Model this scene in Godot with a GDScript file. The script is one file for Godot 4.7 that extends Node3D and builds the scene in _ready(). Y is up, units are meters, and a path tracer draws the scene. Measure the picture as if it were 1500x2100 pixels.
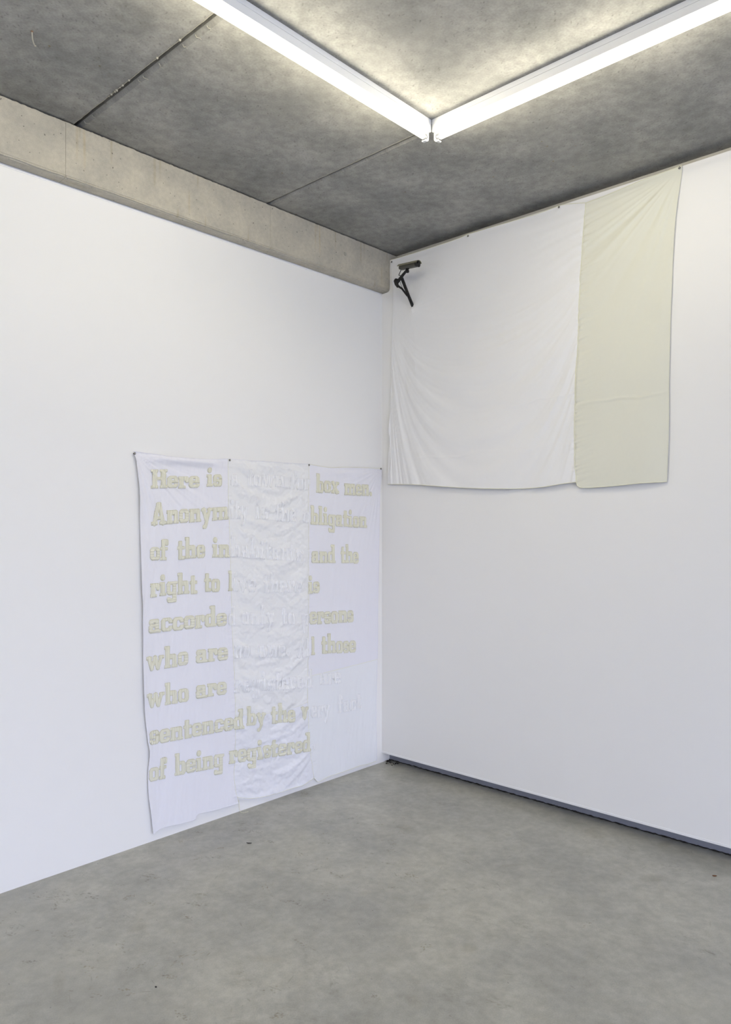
extends Node3D
# White gallery corner: raw concrete ceiling, two strip lights, a text banner and a big cloth.
# Metres; the room corner stands at x = 0, z = 0; the left wall is the plane x = 0, the right wall z = 0.

const CEIL := 3.675
const FAR := 8.6
var rng := RandomNumberGenerator.new()
var M := {}

func _ready():
	rng.seed = 7
	camera_and_light()
	materials()
	room()
	strip_lights()
	text_banner()
	wall_cloth()
	nails()
	security_camera()
	small_things()

# ------------------------------------------------------------------ camera, sky, exposure
func camera_and_light():
	var cam := Camera3D.new(); cam.name = "camera"
	cam.projection = Camera3D.PROJECTION_FRUSTUM
	cam.near = 0.05; cam.far = 60.0
	cam.size = 2100.0 / 1534.3 * 0.05
	cam.frustum_offset = Vector2(0, 32.4 / 1534.3 * 0.05)
	cam.position = Vector3(3.6129, 1.7, 4.0467)
	cam.rotation.y = deg_to_rad(43.005)
	add_child(cam); cam.current = true
	var we := WorldEnvironment.new(); we.name = "world"
	var e := Environment.new()
	e.background_mode = Environment.BG_SKY
	var sm := ProceduralSkyMaterial.new()
	sm.sky_top_color = Color(0.65, 0.75, 0.985)
	sm.sky_horizon_color = Color(0.90, 0.879, 0.866)
	sm.ground_horizon_color = Color(0.62, 0.61, 0.58)
	sm.ground_bottom_color = Color(0.5, 0.49, 0.46)
	sm.sky_energy_multiplier = SKY
	sm.ground_energy_multiplier = SKY * 0.6
	e.sky = Sky.new(); e.sky.sky_material = sm
	e.tonemap_mode = Environment.TONE_MAPPER_LINEAR
	e.tonemap_exposure = 1.0
	e.sdfgi_enabled = true; e.ssao_enabled = true; e.ssil_enabled = true
	we.environment = e
	add_child(we)

const SKY := 2.72
const LAMP := 0.545
const GLOW := 3.0

# ------------------------------------------------------------------ helpers
var used := {}
func numbered(n: String) -> String:
	if not used.has(n):
		used[n] = 0
		return n
	used[n] += 1
	return "%s_%03d" % [n, used[n]]

func tag(o: Node, label: String, category: String, group := "", kind := ""):
	o.set_meta("label", label); o.set_meta("category", category)
	if group: o.set_meta("group", group)
	if kind: o.set_meta("kind", kind)
	return o

func thing(called: String, label: String, category: String, at := Vector3.ZERO, group := "", kind := "") -> Node3D:
	var o := Node3D.new(); o.name = numbered(called); add_child(o)
	o.position = at
	tag(o, label, category, group, kind)
	return o

func part(called: String, mesh: Mesh, m: Material, parent: Node) -> MeshInstance3D:
	var o := MeshInstance3D.new(); o.mesh = mesh; o.material_override = m
	if parent == self:
		o.name = numbered(called); add_child(o)
	else:
		o.name = called; parent.add_child(o, true)
	return o

func begin() -> SurfaceTool:
	var st := SurfaceTool.new(); st.begin(Mesh.PRIMITIVE_TRIANGLES); st.set_smooth_group(-1)
	return st

func done(st: SurfaceTool) -> ArrayMesh:
	st.generate_normals()
	return st.commit()

# a flat convex polygon facing «out»; uv in metres
func face(st: SurfaceTool, pts: Array, out: Vector3):
	var n: Vector3 = (pts[2] - pts[0]).cross(pts[1] - pts[0])
	if n.dot(out) < 0.0: pts = pts.duplicate(); pts.reverse()
	for k in range(1, pts.size() - 1):
		for v in [pts[0], pts[k], pts[k + 1]]:
			var p: Vector3 = v
			var a := out.abs()
			if a.y >= a.x and a.y >= a.z: st.set_uv(Vector2(p.x, p.z))
			elif a.x >= a.z: st.set_uv(Vector2(p.z, -p.y))
			else: st.set_uv(Vector2(p.x, -p.y))
			st.add_vertex(p)

# box from a to b with chamfered edges
func box(st: SurfaceTool, a: Vector3, b: Vector3, c := 0.002):
	var m := (a + b) / 2.0; var h := (b - a).abs() / 2.0
	c = minf(c, 0.45 * minf(h.x, minf(h.y, h.z)))
	for ax in 3:
		var u := (ax + 1) % 3; var w := (ax + 2) % 3
		for s in [-1.0, 1.0]:
			var q := []
			for k in [[-1, -1], [1, -1], [1, 1], [-1, 1]]:
				var p := Vector3(); p[ax] = s * h[ax]; p[u] = k[0] * (h[u] - c); p[w] = k[1] * (h[w] - c)
				q.append(m + p)
			var o := Vector3(); o[ax] = s
			face(st, q, o)
		if c <= 0.0: continue
		for s in [-1.0, 1.0]:
			for t in [-1.0, 1.0]:      # edges along «ax»
				var q := []
				for k in [[-1, 0], [1, 0], [1, 1], [-1, 1]]:
					var p := Vector3(); p[ax] = k[0] * (h[ax] - c)
					p[u] = s * (h[u] - (c if k[1] == 0 else 0.0)); p[w] = t * (h[w] - (c if k[1] == 1 else 0.0))
					q.append(m + p)
				var o := Vector3(); o[u] = s; o[w] = t
				face(st, q, o)
	if c > 0.0:
		for sx in [-1.0, 1.0]:
			for sy in [-1.0, 1.0]:
				for sz in [-1.0, 1.0]:
					var k := Vector3(sx, sy, sz)
					var q := [m + k * Vector3(h.x, h.y - c, h.z - c), m + k * Vector3(h.x - c, h.y, h.z - c), m + k * Vector3(h.x - c, h.y - c, h.z)]
					face(st, q, k)

# prism over a 2-D outline: «place» turns (x, y, depth) into a point
func prism(st: SurfaceTool, outline: PackedVector2Array, d0: float, d1: float, place: Callable):
	if Geometry2D.is_polygon_clockwise(outline): outline.reverse()
	var tri := Geometry2D.triangulate_polygon(outline)
	var dir: Vector3 = (place.call(Vector2.ZERO, 1.0) - place.call(Vector2.ZERO, 0.0)).normalized() * signf(d1 - d0)
	for k in range(0, tri.size(), 3):
		for e in [[d0, -dir], [d1, dir]]:
			face(st, [place.call(outline[tri[k]], e[0]), place.call(outline[tri[k + 1]], e[0]), place.call(outline[tri[k + 2]], e[0])], e[1])
	for k in outline.size():
		var p := outline[k]; var q := outline[(k + 1) % outline.size()]
		var o2 := Vector2(q.y - p.y, p.x - q.x)
		var out: Vector3 = place.call(o2, 0.0) - place.call(Vector2.ZERO, 0.0)
		face(st, [place.call(p, d0), place.call(q, d0), place.call(q, d1), place.call(p, d1)], out)

# round tube through points, radius may be a Callable of 0..1
func tube(st: SurfaceTool, pts: Array, r, sides := 8):
	st.set_smooth_group(0)
	var rings := []
	var prev := Vector3()
	for i in pts.size():
		var d: Vector3 = (pts[mini(i + 1, pts.size() - 1)] - pts[maxi(i - 1, 0)]).normalized()
		if i == 0:
			prev = d.cross(Vector3.UP if absf(d.y) < 0.9 else Vector3.RIGHT).normalized()
		var u := (prev - d * prev.dot(d)).normalized(); prev = u
		var w := d.cross(u)
		var rad: float = r.call(float(i) / (pts.size() - 1)) if r is Callable else r
		var ring := []
		for k in sides:
			var a := TAU * k / sides
			ring.append(pts[i] + (u * cos(a) + w * sin(a)) * rad)
		rings.append(ring)
	for i in rings.size() - 1:
		for k in sides:
			var k2 := (k + 1) % sides
			var q := [rings[i][k], rings[i][k2], rings[i + 1][k2], rings[i + 1][k]]
			var mid: Vector3 = (q[0] + q[1] + q[2] + q[3]) / 4.0
			var ax: Vector3 = (pts[i] + pts[i + 1]) / 2.0
			face(st, q, mid - ax)
	st.set_smooth_group(-1)
	for e in [0, rings.size() - 1]:
		var out: Vector3 = pts[0] - pts[1] if e == 0 else pts[-1] - pts[-2]
		face(st, rings[e], out)

# solid of revolution: profile of (radius, height) about «axis» from «at»
func lathe(st: SurfaceTool, profile: Array, at: Vector3, axis: Vector3, sides := 14):
	axis = axis.normalized()
	var u := axis.cross(Vector3.UP if absf(axis.y) < 0.9 else Vector3.RIGHT).normalized(); var w := axis.cross(u)
	for i in profile.size() - 1:
		var p: Vector2 = profile[i]; var q: Vector2 = profile[i + 1]
		for k in sides:
			var a := TAU * k / sides; var b := TAU * (k + 1) / sides
			var da := u * cos(a) + w * sin(a); var db := u * cos(b) + w * sin(b)
			var out := (da + db) * (q.y - p.y) - axis * (q.x - p.x) * 2.0
			var f := [at + axis * p.y + da * p.x, at + axis * p.y + db * p.x, at + axis * q.y + db * q.x, at + axis * q.y + da * q.x]
			if p.x < 1e-6: f.remove_at(1)
			elif q.x < 1e-6: f.remove_at(3)
			face(st, f, out)

func noise(seed_: int, freq: float, octaves := 3) -> FastNoiseLite:
	var n := FastNoiseLite.new(); n.seed = seed_; n.frequency = freq
	n.noise_type = FastNoiseLite.TYPE_SIMPLEX_SMOOTH
	n.fractal_octaves = octaves
	return n

func sstep(a: float, b: float, x: float) -> float:
	return smoothstep(a, b, x)

# ------------------------------------------------------------------ materials
func mat(called: String, c: Color, rough := 0.8, metal := 0.0) -> StandardMaterial3D:
	var m := StandardMaterial3D.new(); m.resource_name = called
	m.albedo_color = c; m.roughness = rough; m.metallic = metal
	return m

# concrete colour picture: blotches, grain, pits, streaks; «marks» adds the rest. Grey factor round 1 times a colour.
class Pic:
	var n: int
	var v: PackedFloat32Array       # brightness factor
	var w: PackedFloat32Array       # warmth shift
	func _init(size: int):
		n = size
		v.resize(n * n); v.fill(1.0); w.resize(n * n); w.fill(0.0)
	func layer(noise_: FastNoiseLite, amount: float, warm := 0.0, power := 1.0):
		var b := noise_.get_seamless_image(n, n, false, false, 0.15, true).get_data()
		for i in n * n:
			var x := (b[i] / 255.0 - 0.5) * 2.0
			if power != 1.0: x = signf(x) * pow(absf(x), power)
			v[i] *= 1.0 + amount * x
			w[i] += warm * x
	# a soft or hard dab, in pixels, wrapped
	func dab(x: float, y: float, rx: float, ry: float, turn: float, amount: float, warm := 0.0, hard := 1.0):
		var r := ceili(maxf(rx, ry)) + 1
		var c := cos(turn); var s := sin(turn)
		for j in range(-r, r + 1):
			for i in range(-r, r + 1):
				var a := (i * c + j * s) / rx; var b2 := (-i * s + j * c) / ry
				var d := a * a + b2 * b2
				if d >= 1.0: continue
				var k := minf(1.0, (1.0 - d) * hard)
				var at := posmod(int(y) + j, n) * n + posmod(int(x) + i, n)
				v[at] *= 1.0 + amount * k
				w[at] += warm * k
	func texture(base: Color) -> ImageTexture:
		var out := PackedByteArray(); out.resize(n * n * 3)
		for i in n * n:
			var f := v[i]; var q := w[i]
			out[i * 3] = clampi(int(base.r * 255.0 * f * (1.0 + q)), 0, 255)
			out[i * 3 + 1] = clampi(int(base.g * 255.0 * f * (1.0 + q * 0.35)), 0, 255)
			out[i * 3 + 2] = clampi(int(base.b * 255.0 * f * (1.0 - q)), 0, 255)
		return ImageTexture.create_from_image(Image.create_from_data(n, n, false, Image.FORMAT_RGB8, out))

func materials():
	var p := Pic.new(1024)                    # raw concrete of the ceiling, one tile is 3 m
	p.layer(noise(11, 0.006, 4), 0.11, 0.006)
	p.layer(noise(12, 0.04, 4), 0.09)
	p.layer(noise(13, 0.22, 2), 0.06)
	for k in 3600: p.dab(rng.randf() * 1024, rng.randf() * 1024, rng.randf_range(1.0, 3.6), rng.randf_range(0.7, 1.4), 0.6 + rng.randfn() * 0.4, -rng.randf_range(0.04, 0.15), 0.0, 2.0)
	for k in 2200: p.dab(rng.randf() * 1024, rng.randf() * 1024, 0.9, 0.9, 0.0, -rng.randf_range(0.1, 0.35), 0.0, 3.0)
	for k in 30: p.dab(rng.randf() * 1024, rng.randf() * 1024, rng.randf_range(1.2, 2.2), rng.randf_range(1, 2), 0.0, -0.2, 0.14, 3.0)
	M.ceiling = mat("raw ceiling concrete", Color.WHITE, 0.85)
	M.ceiling.albedo_texture = p.texture(Color(0.598, 0.594, 0.574))
	M.ceiling.uv1_scale = Vector3(1 / 3.0, 1 / 3.0, 1)
	p = Pic.new(1024)                         # cast concrete of the beam, one tile is 1.6 m
	p.layer(noise(21, 0.008, 4), 0.05, 0.006)
	p.layer(noise(22, 0.05, 3), 0.04)
	p.layer(noise(23, 0.25, 2), 0.04)
	for k in 420:
		var s := rng.randf_range(0.8, 1.9)
		p.dab(rng.randf() * 1024, rng.randf() * 1024, s, s * rng.randf_range(0.7, 1.8), rng.randf() * 3.0, -rng.randf_range(0.2, 0.55), 0.0, 4.0)
	for k in 40: p.dab(rng.randf() * 1024, rng.randf() * 1024, rng.randf_range(2, 7), rng.randf_range(30, 90), 0.0, -rng.randf_range(0.03, 0.09), 0.03, 1.0)
	M.beam = mat("cast beam concrete", Color.WHITE, 0.8)
	M.beam.albedo_texture = p.texture(Color(0.735, 0.712, 0.655))
	M.beam.uv1_scale = Vector3(1 / 1.6, 1 / 1.6, 1)
	p = Pic.new(2048)                         # sealed concrete floor, one tile is 4.8 m, 2.34 mm a pixel
	p.layer(noise(31, 0.0035, 4), 0.07, 0.006)
	p.layer(noise(32, 0.02, 5), 0.065, -0.005)
	var long := noise(33, 0.05, 3)
	p.layer(long, 0.05)
	p.layer(noise(34, 0.3, 2), 0.05)
	var per := 2048.0 / 4.8
	for k in 700: p.dab(rng.randf() * 2048, rng.randf() * 2048, rng.randf_range(3, 14), rng.randf_range(0.7, 1.6), rng.randf() * 3.1, -rng.randf_range(0.03, 0.12), 0.01, 1.5)
	for k in 150:                             # brown scuffs and boot marks, thickest by the left wall near the camera
		var x := absf(rng.randfn()) * 0.8 + 0.05; var z := rng.randf_range(0.8, 4.4)
		var big := rng.randf_range(0.4, 1.3) * (1.0 if k < 60 else 0.55); var turn := rng.randfn() * 0.5 - 0.5
		var w := rng.randf_range(0.015, 0.06)
		for j in rng.randi_range(6, 26):
			var o := Vector2(rng.randfn() * 0.035, rng.randfn() * 0.014).rotated(turn) * big
			p.dab((x + o.x) * per, (z + o.y) * per, rng.randf_range(1.0, 6.0) * big, rng.randf_range(0.8, 2.2), turn + rng.randfn() * 0.5, -rng.randf_range(0.05, 0.17), w * 0.6, 1.6)
	for k in 26:                              # long faint drag lines
		var x := rng.randf_range(0.1, 3.2); var z := rng.randf_range(0.1, 3.6); var turn := rng.randf() * 3.1
		for j in 40:
			p.dab((x + cos(turn) * j * 0.006) * per, (z + sin(turn) * j * 0.006) * per, 1.6, 0.8, turn, -0.05 * rng.randf(), 0.0, 2.0)
			turn += rng.randfn() * 0.03
	for k in 90:                              # worn smudges with ragged edges
		var x := rng.randf() * 2048; var y := rng.randf() * 2048; var turn := rng.randf_range(-0.9, 0.3); var big := rng.randf_range(8, 34)
		for j in 60: p.dab(x + rng.randfn() * big, y + rng.randfn() * big * 0.5, rng.randf_range(2, 8), rng.randf_range(1, 3), turn + rng.randfn() * 0.5, -rng.randf_range(0.01, 0.045), 0.003, 1.3)
	for k in 60:
		p.dab(rng.randf() * 2048, rng.randf() * 2048, rng.randf_range(10, 40), rng.randf_range(6, 22), rng.randf() * 3.0, -rng.randf_range(0.03, 0.09), 0.015, 1.0)
	for k in 260: p.dab(rng.randf() * 2048, rng.randf() * 2048, rng.randf_range(0.8, 1.5), 1.0, 0.0, -rng.randf_range(0.2, 0.5), 0.0, 3.0)
	for k in 50: p.dab(rng.randf() * 2048, rng.randf() * 2048, 1.0, 1.0, 0.0, 0.4, 0.0, 3.0)
	M.floor = mat("sealed concrete floor", Color.WHITE, 0.33)
	M.floor.albedo_texture = p.texture(Color(0.648, 0.643, 0.60))
	M.floor.uv1_scale = Vector3(1 / 4.8, 1 / 4.8, 1)
	M.floor.metallic_specular = 0.55
	var wn := NoiseTexture2D.new(); wn.width = 512; wn.height = 512; wn.seamless = true; wn.as_normal_map = true; wn.bump_strength = 1.2
	wn.noise = noise(41, 0.12, 3)
	M.wall = mat("white wall paint", Color(0.948, 0.945, 0.938), 0.7)
	M.wall.normal_enabled = true; M.wall.normal_texture = wn; M.wall.normal_scale = 0.06
	M.wall.uv1_scale = Vector3(2.5, 2.5, 1)
	M.backing = mat("old painted backing", Color(0.80, 0.785, 0.74), 0.85)
	M.shaded_backing = mat("blue-grey plinth", Color(0.56, 0.57, 0.61), 0.8)  # the gap's shade is put into the lower backing's colour
	M.bead = mat("white edge bead", Color(0.95, 0.95, 0.95), 0.5)
	M.paving = mat("outdoor paving", Color(0.62, 0.61, 0.59), 0.9)
	M.enamel = mat("white enamelled steel", Color(0.93, 0.93, 0.93), 0.35)
	M.plastic = mat("white lampholder plastic", Color(0.92, 0.92, 0.91), 0.4)
	M.tin = mat("tube end cap", Color(0.75, 0.75, 0.76), 0.3, 0.8)
	M.tube = mat("glowing tube", Color(1, 1, 1), 0.5)
	M.tube.emission_enabled = true; M.tube.emission = Color(1.0, 0.975, 0.90); M.tube.emission_energy_multiplier = GLOW
	M.dark_hole = mat("screw hole", Color(0.45, 0.42, 0.40), 0.6)
	M.steel = mat("dark steel nail", Color(0.30, 0.29, 0.28), 0.35, 0.85)
	M.shine = mat("bright nail head", Color(0.78, 0.77, 0.74), 0.25, 0.9)
	var weave := NoiseTexture2D.new(); weave.width = 512; weave.height = 512; weave.seamless = true; weave.as_normal_map = true; weave.bump_strength = 2.0
	weave.noise = noise(51, 0.22, 2)
	for d in [["cotton", Color(0.93, 0.928, 0.953), 0.85], ["satin", Color(0.938, 0.938, 0.940), 0.55], ["gloss", Color(0.932, 0.934, 0.956), 0.55], ["canvas", Color(0.935, 0.94, 0.95), 0.8],
			["sheet", Color(0.945, 0.944, 0.944), 0.8], ["olive", Color(0.895, 0.893, 0.84), 0.75], ["cream", Color(0.898, 0.891, 0.818), 0.7], ["blank", Color(0.945, 0.945, 0.95), 0.55], ["thread", Color(0.915, 0.91, 0.82), 0.8]]:
		var m := mat("%s cloth" % d[0], d[1], d[2])
		m.normal_enabled = true; m.normal_texture = weave; m.normal_scale = 0.12; m.uv1_scale = Vector3(6, 6, 1)
		M[d[0]] = m
	M.cream.vertex_color_use_as_albedo = true; M.blank.vertex_color_use_as_albedo = true   # cream: darker edge stitching with padding shade painted in; white: edge shade only
	M.casing = mat("olive grey camera housing", Color(0.27, 0.265, 0.235), 0.45, 0.0)
	M.hood = mat("pale olive sun hood", Color(0.55, 0.54, 0.46), 0.45)
	M.black = mat("black plastic", Color(0.045, 0.045, 0.05), 0.5)
	M.conduit = mat("black ribbed conduit", Color(0.06, 0.058, 0.068), 0.55)
	M.lens = mat("camera window", Color(0.02, 0.02, 0.03), 0.08)
	M.drip = mat("pale mortar drip", Color(0.66, 0.645, 0.60), 0.8)
	M.rust = mat("rusty wire", Color(0.50, 0.40, 0.32), 0.7)
	M.crumb = mat("dark debris", Color(0.10, 0.09, 0.08), 0.9)
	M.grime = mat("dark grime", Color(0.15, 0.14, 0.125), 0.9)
	M.leaf = mat("dry leaf scrap", Color(0.42, 0.26, 0.12), 0.85)

# ------------------------------------------------------------------ the room
func room():
	var st := begin(); box(st, Vector3(-0.3, -0.2, -0.35), Vector3(FAR + 0.3, 0, FAR + 0.3), 0.0)
	tag(part("floor", done(st), M.floor, self), "sealed grey concrete floor with brown scuffs along the left wall", "floor", "", "structure")

	st = begin(); box(st, Vector3(-0.3, -0.2, -0.3), Vector3(0, 3.397, FAR + 0.3), 0.0)
	var wl := part("wall_left", done(st), M.wall, self)
	tag(wl, "white painted wall under the concrete beam, behind the lettered banner", "wall", "", "structure")
	st = begin(); box(st, Vector3(0, 3.384, 0.001), Vector3(0.0025, 3.3965, FAR), 0.0008)
	part("edge_bead", done(st), M.bead, wl)

	# the right wall is a board that stands off an older wall: shadow gaps above and below it, notched round the beam
	var wr := thing("wall_right", "white board wall with a shadow gap at the floor, behind the large cloth", "wall", Vector3.ZERO, "", "structure")
	st = begin()
	prism(st, PackedVector2Array([Vector2(0, 0.072), Vector2(FAR, 0.072), Vector2(FAR, 3.618), Vector2(0.0785, 3.618), Vector2(0.0785, 3.416), Vector2(0.0755, 3.406), Vector2(0.068, 3.3985), Vector2(0.058, 3.396), Vector2(0, 3.393)]), -0.03, 0.0, func(p, d): return Vector3(p.x, p.y, d))
	part("board", done(st), M.wall, wr)
	st = begin(); box(st, Vector3(-0.3, -0.1, -0.35), Vector3(FAR + 0.3, CEIL + 0.1, -0.088), 0.0)
	part("backing", done(st), M.backing, wr)
	st = begin(); box(st, Vector3(-0.3, -0.1, -0.35), Vector3(FAR + 0.3, 0.16, -0.086), 0.0)
	part("shaded_backing", done(st), M.shaded_backing, wr)  # strip over the backing's foot, coloured as if in shade
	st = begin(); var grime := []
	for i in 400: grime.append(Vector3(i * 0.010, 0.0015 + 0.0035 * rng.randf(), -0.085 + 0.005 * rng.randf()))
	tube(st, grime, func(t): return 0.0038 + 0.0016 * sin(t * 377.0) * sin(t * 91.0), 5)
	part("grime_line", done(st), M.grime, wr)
	st = begin(); box(st, Vector3(0.001, 0.0705, -0.031), Vector3(FAR, 0.084, 0.0022), 0.001)
	part("edge_bead", done(st), M.bead, wr)
	st = begin()
	tube(st, [Vector3(0.080, 3.617, 0.0005), Vector3(0.080, 3.50, 0.0005), Vector3(0.080, 3.417, 0.0005), Vector3(0.077, 3.405, 0.0005), Vector3(0.068, 3.397, 0.0005), Vector3(0.058, 3.3945, 0.0005), Vector3(0.001, 3.391, 0.0005)], 0.002, 6)
	part("edge_bead", done(st), M.bead, wr)

	var cl := thing("ceiling", "raw grey concrete ceiling of long slabs with open joints", "ceiling", Vector3.ZERO, "", "structure")
	st = begin(); box(st, Vector3(-0.3, CEIL + 0.06, -0.35), Vector3(FAR + 0.3, CEIL + 0.3, FAR + 0.3), 0.0)
	part("slab_core", done(st), M.ceiling, cl)
	var joints := [-0.35, 1.127, 2.340, 3.553, 4.766, 5.979, 7.192, 8.405, FAR + 0.3]
	for k in joints.size() - 1:
		var a: float = joints[k] + (0.005 if k else 0.0); var b: float = joints[k + 1] - (0.023 if k != 0 else 0.019)
		var c := 0.018 if k != 0 else 0.013
		var pr := PackedVector2Array([Vector2(a, CEIL), Vector2(b - c, CEIL), Vector2(b, CEIL + c * 0.75), Vector2(b, CEIL + 0.08), Vector2(a, CEIL + 0.08)])
		st = begin(); prism(st, pr, -0.3, FAR + 0.3, func(p, d): return Vector3(d, p.y, p.x))
		var slab := part("slab_panel", done(st), M.ceiling, cl)
		if k == 1 or k == 2:                  # a thin fin of mortar along the sharp edge of the joint
			st = begin(); var line := []
			for i in 90: line.append(Vector3(lerpf(0.0, 2.6, i / 89.0), CEIL - 0.0005 + rng.randfn() * 0.0006, a + 0.0005 + rng.randfn() * 0.0006))
			tube(st, line, 0.0017, 5)
			part("mortar_fin", done(st), M.drip, slab)
		# curls of mortar and shuttering fibre that hang along the chamfer, knobs squeezed out along the sharp edge
		for x in ([0.22, 0.45, 0.52, 0.59, 0.68, 0.77, 0.88, 1.02, 1.10] if k == 0 else [0.12, 0.2, 0.62, 0.66, 0.79, 0.97, 1.06, 1.14] if k == 1 else []):
			st = begin()
			var l := rng.randf_range(0.010, 0.024) * (0.75 if k == 0 else 1.0)
			var at := Vector3(x, CEIL + 0.004, b - c * 0.5); var tip := at + Vector3(rng.randfn() * 0.005, -l * 0.35, -l)
			tube(st, [at + Vector3(0, 0.004, 0.006), at + Vector3(0, -0.004, 0), at.lerp(tip, 0.5) + Vector3(rng.randfn() * 0.005, 0, 0), tip], func(t): return 0.0020 - 0.0009 * t, 5)
			part("mortar_drip", done(st), M.drip, slab)
		for x in ([0.42, 0.445, 0.475, 0.49, 0.52, 0.545, 0.60, 0.83, 1.0] if k == 2 else []):
			st = begin(); var sz := rng.randf_range(0.005, 0.009)
			lathe(st, [Vector2(0.0, -sz * 1.1), Vector2(sz * 0.55, -sz * 0.7), Vector2(sz * 0.7, 0.0), Vector2(sz * 0.5, sz * 0.6)], Vector3(x, CEIL, a + 0.001), Vector3(rng.randfn() * 0.3, 1, rng.randfn() * 0.3), 7)
			part("mortar_knob", done(st), M.drip, slab)

	var bm := thing("beam", "pale cast concrete beam along the top of the left wall", "beam", Vector3.ZERO, "", "structure")
	var cuts := [-0.088, 1.105, 2.386, 3.6, 4.8, 6.0, 7.2, FAR]
	var lip := noise(61, 9.0, 3)
	for k in cuts.size() - 1:
		st = begin()
		prism(st, PackedVector2Array([Vector2(-0.25, 3.665), Vector2(0.0755, 3.665), Vector2(0.0755, 3.412), Vector2(0.0655, 3.4015), Vector2(0.063, 3.3985), Vector2(0, 3.397), Vector2(-0.25, 3.397)]), cuts[k] + 0.0007, cuts[k + 1] - 0.0007, func(p, d): return Vector3(p.x, p.y, d))
		part("beam_segment", done(st), M.beam, bm)
		# the rough fin of mortar left along the lower edge
		st = begin()
		var pts := []
		var n := int((cuts[k + 1] - cuts[k]) / 0.02)
		for i in n + 1:
			var z: float = lerpf(cuts[k] + 0.004, cuts[k + 1] - 0.004, float(i) / n)
			pts.append(Vector3(0.0715 + 0.002 * lip.get_noise_1d(z), 3.4055 + 0.0025 * lip.get_noise_1d(z + 40.0), z))
		tube(st, pts, func(t): return 0.0042 + 0.0022 * lip.get_noise_1d(t * 7.0 + k), 6)
		part("mortar_fin", done(st), M.beam, bm)
	st = begin(); var top := []
	for i in 420: top.append(Vector3(0.0735, 3.6655 + 0.0035 * lip.get_noise_1d(i * 0.9), -0.08 + i * 0.01))
	tube(st, top, func(t): return 0.003 + 0.0018 * lip.get_noise_1d(t * 60.0), 5)
	part("mortar_fin", done(st), M.beam, bm)
	st = begin(); lathe(st, [Vector2(0.0, 0.003), Vector2(0.011, 0.003), Vector2(0.013, 0.0)], Vector3(0.0752, 3.544, 0.456), Vector3.RIGHT, 7)
	part("plug", done(st), M.drip, bm).set_meta("label", "small grey plug in the beam face")

	# behind the camera: a closed wall, and a side wall with a wide unseen doorway, added to let daylight in
	st = begin(); box(st, Vector3(-0.3, -0.2, FAR), Vector3(FAR + 0.3, CEIL + 0.1, FAR + 0.3), 0.0)
	tag(part("wall_front", done(st), M.wall, self), "white wall behind the viewpoint, closing the room", "wall", "", "structure")
	st = begin()
	box(st, Vector3(FAR, -0.2, -0.35), Vector3(FAR + 0.3, CEIL + 0.1, DOOR_A), 0.0)
	box(st, Vector3(FAR, -0.2, DOOR_B), Vector3(FAR + 0.3, CEIL + 0.1, FAR + 0.3), 0.0)
	box(st, Vector3(FAR, DOOR_H, DOOR_A), Vector3(FAR + 0.3, CEIL + 0.1, DOOR_B), 0.0)
	tag(part("wall_side", done(st), M.wall, self), "white side wall with an added, unseen wide doorway to the yard", "wall", "", "structure")
	st = begin(); box(st, Vector3(FAR + 0.3, -0.25, -20), Vector3(FAR + 40, -0.03, 30), 0.0)
	tag(part("ground", done(st), M.paving, self), "pale paving of the yard outside the doorway", "ground", "", "structure")

const DOOR_A := 1.6
const DOOR_B := 7.6
const DOOR_H := 3.1

# ------------------------------------------------------------------ strip lights
func strip_lights():
	batten("strip light with one tube running along the left wall, left arm of the corner", Vector3(1.355, 0, 1.183), Vector3(0, 0, 1), Vector3(1, 0, 0))
	batten("strip light with one tube running along the right wall, right arm of the corner", Vector3(1.379, 0, 1.159), Vector3(1, 0, 0), Vector3(0, 0, 1))
	batten("added unseen strip light farther along the left wall, beyond the top of the view", Vector3(1.355, 0, 3.1), Vector3(0, 0, 1), Vector3(1, 0, 0))  # added out of view to even out the wall brightness
	batten("added unseen strip light over the open middle of the room, to the right of the viewpoint", Vector3(4.9, 0, 3.0), Vector3(0, 0, 1), Vector3(1, 0, 0))  # unseen as well, added to light the walls from the room
	batten("added unseen strip light over the open middle of the room, behind the viewpoint", Vector3(2.6, 0, 4.9), Vector3(1, 0, 0), Vector3(0, 0, 1))  # also added unseen, lights the right wall head-on

const TUBE_Y := 3.588

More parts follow.
